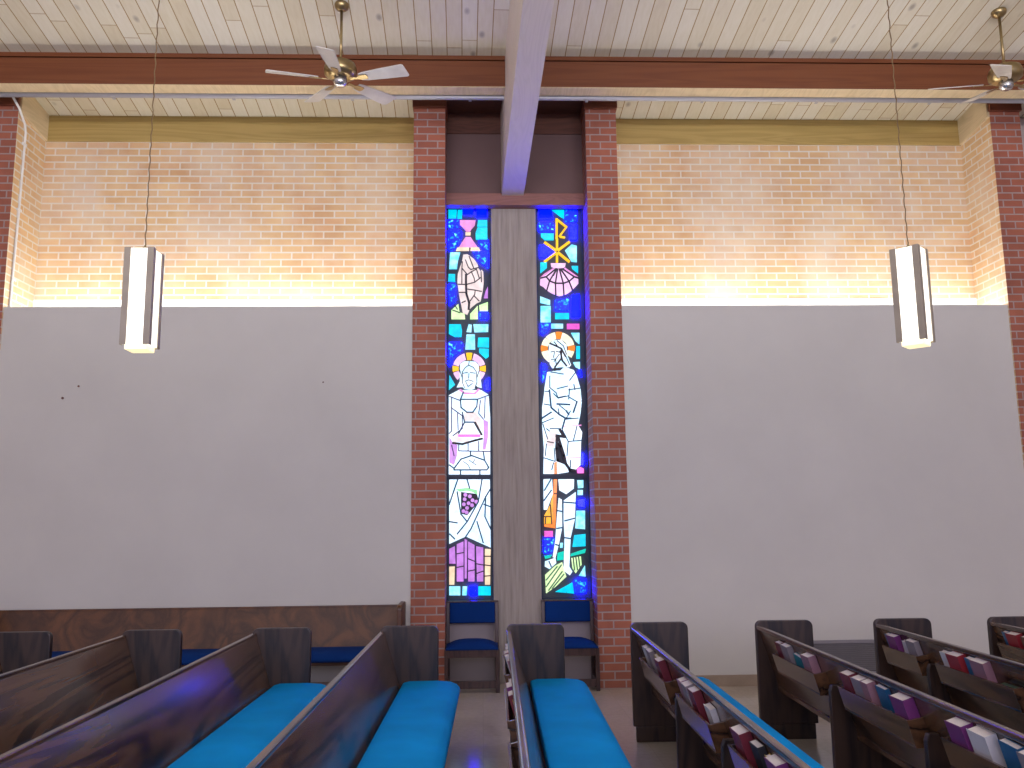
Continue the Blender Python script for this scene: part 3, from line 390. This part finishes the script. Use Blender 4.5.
def window(name, x0, x1, data, label):
    root = bpy.data.objects.new(name, None); C.objects.link(root); root.location = ((x0+x1)/2, 9.1, .8)
    tag(root, label, 'window', kind='structure')
    ox, oy, oz = root.location
    z0, z1 = .80, 5.083
    def build(mb, nm):
        mb.v = [(a-ox, b-oy, c-oz) for a, b, c in mb.v]
        return mb.build(nm, root)
    g = MB(); ln = MB(); h = 0
    for i, (m, w, c) in enumerate(data):
        pts = [(max(x0+.012, min(x1-.012, c[k])), c[k+1]) for k in range(0, len(c), 2)]
        h = .010+i*.00006
        if w == 0:
            mm = 'glass_'+m
            g.prism(pts, 1, 9.09, 9.072-h, mm)
        else:
            for a, b in zip(pts[:-1], pts[1:]):
                d = Vector((b[0]-a[0], b[1]-a[1])); l = d.length
                if l < 1e-4: continue
                d /= l; ww = w*(1.8 if 'lead' in m else 1); n = Vector((-d.y, d.x))*ww/2; e = d*ww*.35
                q = [(a[0]-e.x+n.x, a[1]-e.y+n.y), (b[0]+e.x+n.x, b[1]+e.y+n.y), (b[0]+e.x-n.x, b[1]+e.y-n.y), (a[0]-e.x-n.x, a[1]-e.y-n.y)]
                if m in ('lead', 'bloom_lead', 'violet_lead', 'green_lead'): ln.prism(q, 1, 9.09, 9.064-h, m)
                else: g.prism(q, 1, 9.09, 9.070-h, 'glass_'+m)
    build(g, 'stained_glass'); build(ln, 'leading')
    mt = MB().box(x0+.008, x1-.008, 9.085, 9.14, z0+.01, z1, 'matrix'); build(mt, 'matrix_panel')
    fr = MB(); t = .014
    fr.box(x0, x0+t, 9.02, 9.15, z0, z1, 'window_frame'); fr.box(x1-t, x1, 9.02, 9.15, z0, z1, 'window_frame')
    fr.box(x0+t, x1-t, 9.02, 9.15, z0, z0+.02, 'window_frame'); fr.box(x0+t, x1-t, 9.035, 9.15, 2.035, 2.065, 'window_frame')
    build(fr, 'window_frame')
window('window_1', PL1, .113, GLASS_LEFT, 'left stained glass window with praying hands and haloed figure over grapes')
window('window_2', .600, PR0, GLASS_RIGHT, 'right stained glass window with scallop shell and haloed robed figure')

# ---------------------------------------------------------------- pews
PEWX = [-3.58, -2.64, -1.696, -.758, .177, 1.106, 2.052, 2.962, 3.845]
YE = 6.66; LEN = 5.75; PYAW = math.radians(-.84)
def on_pew(i, x, y, z): c, s = math.cos(PYAW), math.sin(PYAW); return (PEWX[i]+x*c-y*s, YE+x*s+y*c, z)
def rounded_end(w, h, r, z0=0):
    p = [(0, z0), (0, h-r)]
    for k in range(1, 6): a = math.pi-k*math.pi/10; p.append((r+r*math.cos(a), h-r+r*math.sin(a)))
    for k in range(0, 6): a = math.pi/2-k*math.pi/10; p.append((w-r+r*math.cos(a), h-r+r*math.sin(a)))
    p.append((w, z0)); return p
RACKS = {4: [(.35, 1.15), (1.55, 2.35), (2.75, 3.6)], 5: [(.58, 1.46), (1.78, 2.5), (2.85, 3.7)], 6: [(.50, 1.29), (1.66, 2.49), (2.8, 3.62)],
         7: [(.2, .72), (.97, 1.83), (2.2, 3.0)], 8: [(.17, .9), (1.2, 2.0)]}
SUPP = {5: [1.62, 2.62, 3.8, 4.9], 6: [1.45, 2.59, 3.75, 4.85], 7: [.81, 1.97, 3.1, 4.3], 8: [1.0, 2.1, 3.2, 4.4]}
ZR = .82
def backx(z): return .006+(ZR-z)*.32           # rear face of the reclined back
def make_pew(name, loc, rz, length, racks, supports, label, wood_len='walnut_y', fab='teal_fabric', group='oak pews in rows facing right', endw=.43, oak=None):
    root = empty(name, loc, rz, label, 'pew', group)
    we = oak or 'walnut_z'; wl = oak or wood_len
    for y0 in (0, -length+.045):
        e = MB(); e.prism(rounded_end(endw, .853, .045, .11), 1, y0-.045, y0, we)
        e.box(.02, endw-.02, y0-.042, y0-.003, 0, .11, we)
        e.build('end_panel', root, .007)
    b = MB(); b.prism([(backx(ZR-.02), ZR-.02), (backx(.33), .33), (backx(.33)+.022, .325), (backx(ZR-.02)+.022, ZR-.02)], 1, -.046, -length+.046, wl)
    b.build('backrest', root, .002)
    t = MB(); t.prism([(backx(ZR)-.006, ZR-.03), (backx(ZR)-.006, ZR), (backx(ZR)+.028, ZR), (backx(ZR)+.028, ZR-.03)], 1, -.046, -length+.046, wl)
    t.build('top_rail', root, .010, seg=3)
    st = MB().box(.14, .54, -length+.046, -.046, .345, .375, wl); st.build('seat_board', root, .004)
    c = MB()
    pr = [(.172, .377), (.172, .452), (.22, .464), (.42, .466), (.52, .458), (.565, .44), (.59, .415), (.592, .39), (.575, .377)]
    c.prism(pr, 1, -.05, -length+.05, fab); c.build('seat_cushion', root, .012, True)
    for y in supports:
        s = MB(); pts = [(0, .0), (0, .62), (.012, .65), (backx(.65)-.001, .65), (backx(.34), .34), (.44, .34), (.44, 0)]
        s.prism(pts, 1, -y-.018, -y+.018, we); s.build('support', root, .004)
    for a, bb in racks:
        k = MB()
        zt, zb = .685, .57
        xo, xi = -.020, backx(zb)
        k.prism([(xo-.012, zt), (xo+.022, zb), (xo+.036, zb), (xo+.002, zt)], 1, -a, -bb, wl)
        k.prism([(xo+.022, zb), (xo+.022, zb-.012), (xi+.001, zb-.012), (xi+.001, zb)], 1, -a, -bb, wl)
        for y in (a, bb-.014):
            k.prism([(xo-.010, zt-.004), (xo+.024, zb), (xi-.001, zb), (backx(zt)-.001, zt+.012)], 1, -y, -y-.014, wl)
        k.build('book_rack', root, .0015)
    return root
LAB = {0: 'walnut pew farthest left, only its wall end showing', 1: 'walnut pew second from the left with swirling grain on its backrest',
       2: 'walnut pew third from the left, its backrest washed in blue and violet light', 3: 'walnut pew with teal cushion just left of the window recess',
       4: 'walnut pew with teal cushion standing in front of the two stained glass windows', 5: 'walnut pew just right of the window recess, blue glints along its rail',
       6: 'walnut pew in the middle of the right side, in front of the wall grille', 7: 'walnut pew second from the right with book racks and fallen green book', 8: 'walnut pew farthest right, cut off by the picture edge'}
for i, x in enumerate(PEWX):
    make_pew('pew', (x, YE, 0), PYAW, LEN, RACKS.get(i, RACKS[6]), SUPP.get(i, SUPP[6]), LAB[i], group='walnut pews in rows across the floor')
# the pew against the side wall
make_pew('pew', (-.742, 8.60, 0), -math.pi/2, 3.92-.0, [], [1.3, 2.6], 'brown oak pew with navy cushion backed against the left gray wall', fab='navy_fabric', group=None, oak='oak_bench')

# ---------------------------------------------------------------- books
def make_book(name, loc, tilt, w, h, t, cover, pages='page_paper', roll=0, label='', rack='', flat=False):
    root = bpy.data.objects.new(name, None); C.objects.link(root); root.location = loc
    root.rotation_euler = (roll, tilt, 0) if not flat else (math.radians(2), math.radians(-8), 0)
    tag(root, label, 'book', rack)
    c = MB(); k = .0022
    c.box(-t/2, -t/2+k, -w/2, w/2, 0, h, cover); c.box(t/2-k, t/2, -w/2, w/2, 0, h, cover)
    c.box(-t/2+k, t/2-k, -w/2, -w/2+k, 0, h, cover)
    c.build('cover', root)
    p = MB().box(-t/2+k, t/2-k, -w/2+k, w/2-.004, .003, h-.003, pages); p.build('pages', root)
    return root
ORD = ['first', 'second', 'third', 'fourth', 'fifth', 'sixth', 'seventh']
PEWNAME = {4: 'pew before the windows', 5: 'pew right of the windows', 6: 'pew before the wall grille', 7: 'pew second from right', 8: 'farthest right pew'}
RACKNAME = ['wall-end rack', 'second rack', 'third rack']
BOOKS = {  # pew -> rack -> list of (cover, distance from the wall end of the pew, width, height, thickness, roll)
 (4, 0): [('white', .47, .12, .215, .03, 0), ('gray', .62, .12, .205, .035, 3), ('maroon', .80, .13, .21, .045, 0), ('white', .95, .13, .21, .04, -2), ('mauve', 1.07, .1, .2, .03, 0)],
 (4, 1): [('white', 1.75, .12, .2, .03, 0), ('purple', 1.92, .13, .21, .045, 2), ('maroon', 2.1, .13, .2, .04, 0), ('yellow', 2.24, .1, .19, .02, 0)],
 (5, 0): [('white', .66, .12, .215, .03, 0), ('gray', .82, .13, .205, .035, 3), ('yellow', 1.0, .08, .20, .02, 8), ('maroon', 1.20, .14, .21, .045, 0)],
 (5, 1): [('mauve', 1.86, .10, .215, .045, 0), ('gray', 1.98, .11, .22, .05, 2), ('maroon', 2.13, .12, .215, .045, 0), ('white', 2.36, .11, .17, .03, 4)],
 (5, 2): [('maroon', 2.97, .14, .225, .05, 0), ('black', 3.16, .11, .20, .03, 0), ('yellow', 3.28, .08, .18, .02, 5), ('purple', 3.42, .13, .215, .045, 0)],
 (6, 0): [('maroon', .575, .11, .215, .035, 0), ('gray', .71, .13, .205, .04, 2), ('teal', .86, .12, .16, .02, 7), ('yellow', .98, .08, .18, .018, 14), ('mauve', 1.14, .14, .215, .05, 0)],
 (6, 1): [('maroon', 1.76, .12, .225, .05, 0), ('gray', 1.91, .12, .215, .05, 0), ('mauve', 2.01, .08, .21, .05, 2), ('blue', 2.15, .11, .22, .025, 3), ('purple', 2.40, .14, .235, .055, 0)],
 (6, 2): [('purple', 2.92, .13, .235, .055, 0), ('white', 3.08, .13, .225, .05, 2), ('blue', 3.26, .12, .22, .03, 4), ('gray', 3.42, .13, .21, .045, 0)],
 (7, 0): [('blue', .245, .05, .22, .03, 0), ('purple', .34, .13, .215, .045, 0), ('white', .45, .07, .18, .02, 12), ('gray', .61, .12, .21, .04, 2)],
 (7, 1): [('white', 1.05, .09, .20, .03, 0), ('red', 1.20, .14, .23, .055, 0), ('blue', 1.34, .07, .225, .035, 3), ('mauve', 1.46, .14, .235, .05, 2)],
 (8, 0): [('blue', .24, .06, .22, .03, 0), ('red', .35, .13, .225, .05, 0), ('brown', .54, .14, .21, .05, 0), ('black', .70, .12, .215, .04, 3)],
}
TILT = math.atan(.32)
COLN = {'white': 'white', 'gray': 'gray', 'maroon': 'maroon', 'mauve': 'dusty mauve', 'purple': 'purple', 'yellow': 'yellow', 'black': 'black', 'teal': 'teal', 'blue': 'blue', 'red': 'red', 'brown': 'brown'}
for (pi_, ri), lst in BOOKS.items():
    for bi, (colr, y, w_, h_, t_, roll) in enumerate(lst):
        z = .571; h_ = min(h_, .207)
        x = backx(z)-t_/2*1.04-.006
        lab = '%s book, %s from wall, %s, %s' % (COLN[colr], ORD[bi], RACKNAME[ri], PEWNAME[pi_])
        make_book('book', on_pew(pi_, x, -y, z+t_*.14+w_/2*abs(math.sin(math.radians(roll)))), -TILT, w_, h_, t_, 'book_'+colr, 'page_paper', math.radians(roll), lab, 'books in the %s of the %s' % (RACKNAME[ri], PEWNAME[pi_]))
# fallen green books in the second rack of the pew second from the right
for k in range(2):
    o = make_book('book', on_pew(7, backx(.571)-.062-.019*k, -1.715, .600+.050*k), 0, .17, .042, .048, 'book_green', 'page_paper', 0,
        ('%s dark green book lying flat, second rack, pew second from right' % ('lower', 'upper')[k]), 'books in the second rack of the pew second from the right')
    o.rotation_euler = (0, math.radians(90-10), 0)

# ---------------------------------------------------------------- chairs in the window recess
def make_chair(x, label):
    r = empty('chair', (x, 8.50, 0), 0, label, 'chair', 'navy padded chairs below the windows')
    hw = .262
    for s in (-1, 1):
        xx = s*(hw-.018)
        MB().box(xx-.018, xx+.018, 0, .045, 0, .40, 'chair_wood').build('leg', r, .004)
        MB().prism([(.37, 0), (.37, .40), (.40, .80), (.435, .80), (.415, .40), (.415, 0)], 0, xx-.018, xx+.018, 'chair_wood').build('leg', r, .004)
        MB().box(xx-.014, xx+.014, .045, .37, .05, .10, 'chair_wood').build('stretcher', r, .003)
    MB().box(-hw+.036, hw-.036, .005, .035, .04, .11, 'chair_wood').build('stretcher', r, .003)
    f_ = MB(); f_.box(-hw+.036, hw-.036, .002, .03, .325, .395, 'chair_wood'); f_.box(-hw+.036, hw-.036, .37, .40, .325, .395, 'chair_wood')
    f_.box(-hw+.004, -hw+.03, .045, .37, .325, .395, 'chair_wood'); f_.box(hw-.03, hw-.004, .045, .37, .325, .395, 'chair_wood')
    f_.build('seat_frame', r, .003)
    # domed seat cushion
    c = MB(); n = 12; vs = []; fs = []
    for j in range(n+1):
        for i in range(n+1):
            u, v = i/n*2-1, j/n*2-1
            z = .410+.062*(1-abs(u)**3.2)*(1-abs(v)**3.5)
            vs.append((u*(hw-.012), .19+v*.20, z))
    for j in range(n):
        for i in range(n):
            a = j*(n+1)+i; fs.append((a, a+1, a+n+2, a+n+1))
    o0 = len(vs); vs += [(-hw+.012, -.01, .396), (hw-.012, -.01, .396), (hw-.012, .39, .396), (-hw+.012, .39, .396)]
    N = n+1
    fs += [[i for i in range(n, -1, -1)]+[o0, o0+1], [n*N+i for i in range(N)]+[o0+2, o0+3][:2], [j*N for j in range(N)]+[o0+3, o0], [j*N+n for j in range(n, -1, -1)]+[o0+1, o0+2], [o0+3, o0+2, o0+1, o0]]
    c.add(vs, fs, 'navy_fabric'); c.build('seat_cushion', r, 0, True)
    bp = MB(); bp.prism([(.363, .61), (.378, .79), (.388, .80), (.40, .80), (.435, .79), (.41, .60), (.375, .60)], 0, -hw+.037, hw-.037, 'navy_fabric'); bp.build('back_pad', r, .010, True)
    MB().prism([(.392, .80), (.392, .815), (.435, .815), (.435, .80)], 0, -hw+.0, hw-.0, 'chair_wood').build('top_rail', r, .003)
make_chair(-.103, 'dark wooden chair with navy pads under the left stained glass window')
make_chair(.852, 'dark wooden chair with navy pads under the right stained glass window')

# ---------------------------------------------------------------- pendants
def pendant(x, y, ztop, rz, tiltz, label):
    r = empty('pendant_light', (x, y, ztop), rz, label, 'lamp', 'hanging box lanterns')
    s = .093; H = .635; fl = .040
    d = MB(); d.box(-s+.006, s-.006, -s+.006, s-.006, -H+.01, -.004, 'diffuser'); d.build('diffuser', r, .003)
    p = MB()
    for a in (-1, 1):
        for b in (-1, 1):
            x0, x1 = sorted((a*s, a*(s-fl))); y0, y1 = sorted((b*s, b*(s-.005)))
            p.box(x0, x1, y0, y1, -H, 0, 'post_brown')
            x0, x1 = sorted((a*s, a*(s-.005))); y0, y1 = sorted((b*(s-.005), b*(s-fl)))
            p.box(x0, x1, y0, y1, -H, 0, 'post_brown')
    p.build('corner_posts', r)
    b_ = MB(); b_.box(-.07, .07, -.07, .07, -H-.028, -H+.009, 'bottom_diffuser'); b_.build('bottom_diffuser', r, .006)
    t = MB(); t.lathe([(.02, -.003), (.02, .02), (.006, .03), (.006, .04)], 0, 0, 'brass', 12); t.build('stem', r, 0, True)
    zc = roof(y)-ztop
    ch = MB(); pts = []; n = 90
    for k in range(n+1):
        pts.append((.0035*math.cos(k*1.9), .0035*math.sin(k*1.9), .04+(zc-.06-.04)*k/n))
    ch.tube(pts, .0042, 'chain_brown', 6); ch.build('chain', r, 0, True)
    k_ = MB(); k_.lathe([(.008, zc-.07), (.05, zc-.05), (.065, zc-.012), (.065, zc+.012)], 0, 0, 'brass', 20); k_.build('ceiling_canopy', r, 0, True)
pendant(-2.185, 5.5, 3.382, 0, 0, 'glowing box lantern hanging on a chain in front of the left gray wall')
pendant(2.873, 5.5, 3.392, math.radians(-46), 0, 'glowing box lantern hanging on a chain in front of the right gray wall')

# ---------------------------------------------------------------- ceiling fans
def fan(x, y, zh, az, tilt, label):
    r = empty('ceiling_fan', (x, y, zh), 0, label, 'fan', 'white bladed ceiling fans')
    zc = roof(y)-zh
    rod = MB().tube([(0, 0, .15), (0, 0, zc-.05)], .013, 'brass', 12); rod.build('down_rod', r, 0, True)
    cn = MB().lathe([(.016, zc-.06), (.04, zc-.052), (.062, zc-.03), (.068, zc-.01), (.068, zc+.014)], 0, 0, 'brass', 24); cn.build('ceiling_canopy', r, 0, True)
    mo = MB().lathe([(.03, .17), (.08, .155), (.135, .125), (.15, .08), (.145, .03), (.11, .005), (.08, -.002)], 0, 0, 'brass', 28); mo.build('motor_housing', r, 0, True)
    sw = MB().lathe([(.06, -.003), (.062, -.05), (.05, -.075), (.03, -.085)], 0, 0, 'steel', 20); sw.build('switch_housing', r, 0, True)
    for k in range(5):
        a = math.radians(az+72*k)
        b = MB(); n = 10; vs = []; top = []
        pitch = math.radians(-15)
        prof = []
        L0, L1 = .20, .655
        out = [(L0, -.045), (L0+.05, -.058), (.40, -.070), (L1-.015, -.084), (L1, -.072), (L1+.002, 0), (L1, .072), (L1-.015, .084), (.40, .070), (L0+.05, .058), (L0, .045)]
        def T(u, v, w):
            yy = v*math.cos(pitch)-w*math.sin(pitch); zz = v*math.sin(pitch)+w*math.cos(pitch)
            X_, Y_ = u*math.cos(a)-yy*math.sin(a), u*math.sin(a)+yy*math.cos(a)
            Z_ = zz+Y_*math.tan(tilt)-.02
            return (X_, Y_, Z_)
        nn = len(out)
        vs = [T(u, v, -.004) for u, v in out]+[T(u, v, .004) for u, v in out]
        fs = [list(range(nn))[::-1], list(range(nn, 2*nn))]+[(i, (i+1) % nn, nn+(i+1) % nn, nn+i) for i in range(nn)]
        bo = b.add(vs, fs, 'blade_white').build('blade', r, .001)
        ir = MB(); o2 = [(.10, -.014), (.17, -.012), (.20, -.03), (.27, -.032), (.28, 0), (.27, .032), (.20, .03), (.17, .012), (.10, .014)]
        m2 = len(o2)
        vs = [T(u, v, -.011) for u, v in o2]+[T(u, v, -.0045) for u, v in o2]
        fs = [list(range(m2))[::-1], list(range(m2, 2*m2))]+[(i, (i+1) % m2, m2+(i+1) % m2, m2+i) for i in range(m2)]
        ir.add(vs, fs, 'brass').build('blade_bracket', bo, .001)
fan(-1.27, 7.40, 5.62, -20, math.radians(6), 'brass ceiling fan with five white blades on the left')
fan(4.93, 7.40, 5.63, 18, math.radians(12), 'brass ceiling fan at the upper right, cut by the picture edge')

# ---------------------------------------------------------------- cove lamps, pipe, grille
for nm, a, b, side in (('l', AL+.06, PL0-.04, 'left'), ('r', PR1+.04, AR-.06, 'right')):
    r = empty('strip_light', ((a+b)/2, YP+.215, ZL-.075), 0, 'long fluorescent strip light on the ledge behind the top of the %s gray wall' % side, 'lamp', 'strip lights behind the gray walls')
    hw = (b-a)/2
    MB().box(-hw, hw, -.05, .05, .01, .05, 'white_trim').build('housing', r, .004)
    MB().tube([(-hw+.02, 0, .085), (hw-.02, 0, .085)], .032, 'cove_tube', 12).build('tube', r, 0, True)
    for k in range(int(hw*2/1.2)+1):
        xx = -hw+.02+k*(2*hw-.04)/int(hw*2/1.2)
        MB().box(xx-.012, xx+.012, -.015, .015, .05, .056, 'white_trim').build('socket', r)
# pipe along the beam, with clips
r = empty('conduit_pipe', (0, 8.31, 5.90), 0, 'long gray pipe running along the back of the great beam', 'pipe')
MB().tube([(XL+.1, 0, 0), (XR-.1, 0, 0)], .026, 'gray_metal', 12).build('pipe', r, 0, True)
for k in range(15):
    xx = -8.5+k*1.2
    if abs(xx-.35) < .2: continue
    MB().box(xx-.015, xx+.015, -.042, .03, -.031, -.0265, 'gray_metal').build('clip', r)
# thin pipe on the brick cheek of the left recess
r = empty('wall_pipe', (AL+.012, 8.72, 3.85), 0, 'thin white pipe climbing the brick cheek at the far left', 'pipe')
MB().tube([(0, .0, -.05), (0, .03, 1.0), (0, .04, 1.85), (0, .02, 1.93), (.02, -.15, 2.03), (.03, -.34, 2.10)], .012, 'white_trim', 8).build('pipe', r, 0, True)
for z in (.25, 1.0, 1.72):
    MB().box(-.011, .012, .0, .065, z-.012, z+.012, 'white_trim').build('clip', r)
# return air grille
r = empty('air_grille', (3.66, YP+.018, .09), 0, 'gray louvered return air grille low on the right gray wall', 'grille')
hw = .46
g = MB(); g.box(-hw, hw, -.02, 0, 0, .03, 'grille_metal'); g.box(-hw, hw, -.02, 0, .295, .325, 'grille_metal'); g.box(-hw, -hw+.03, -.02, 0, .03, .295, 'grille_metal'); g.box(hw-.03, hw, -.02, 0, .03, .295, 'grille_metal')
g.build('frame', r, .002)
g = MB()
for k in range(14):
    z = .04+k*.0185
    g.add([(-hw+.03, -.017, z-.0), (hw-.03, -.017, z), (hw-.03, -.002, z+.013), (-hw+.03, -.002, z+.013), (-hw+.03, -.015, z-.002), (hw-.03, -.015, z-.002), (hw-.03, 0, z+.011), (-hw+.03, 0, z+.011)],
          [(0, 1, 2, 3), (7, 6, 5, 4), (0, 4, 5, 1), (2, 6, 7, 3), (0, 3, 7, 4), (1, 5, 6, 2)], 'grille_metal')
g.build('louvers', r)
MB().box(-hw+.03, hw-.03, -.0015, 0, .03, .295, 'gap_shade').build('backing', r)
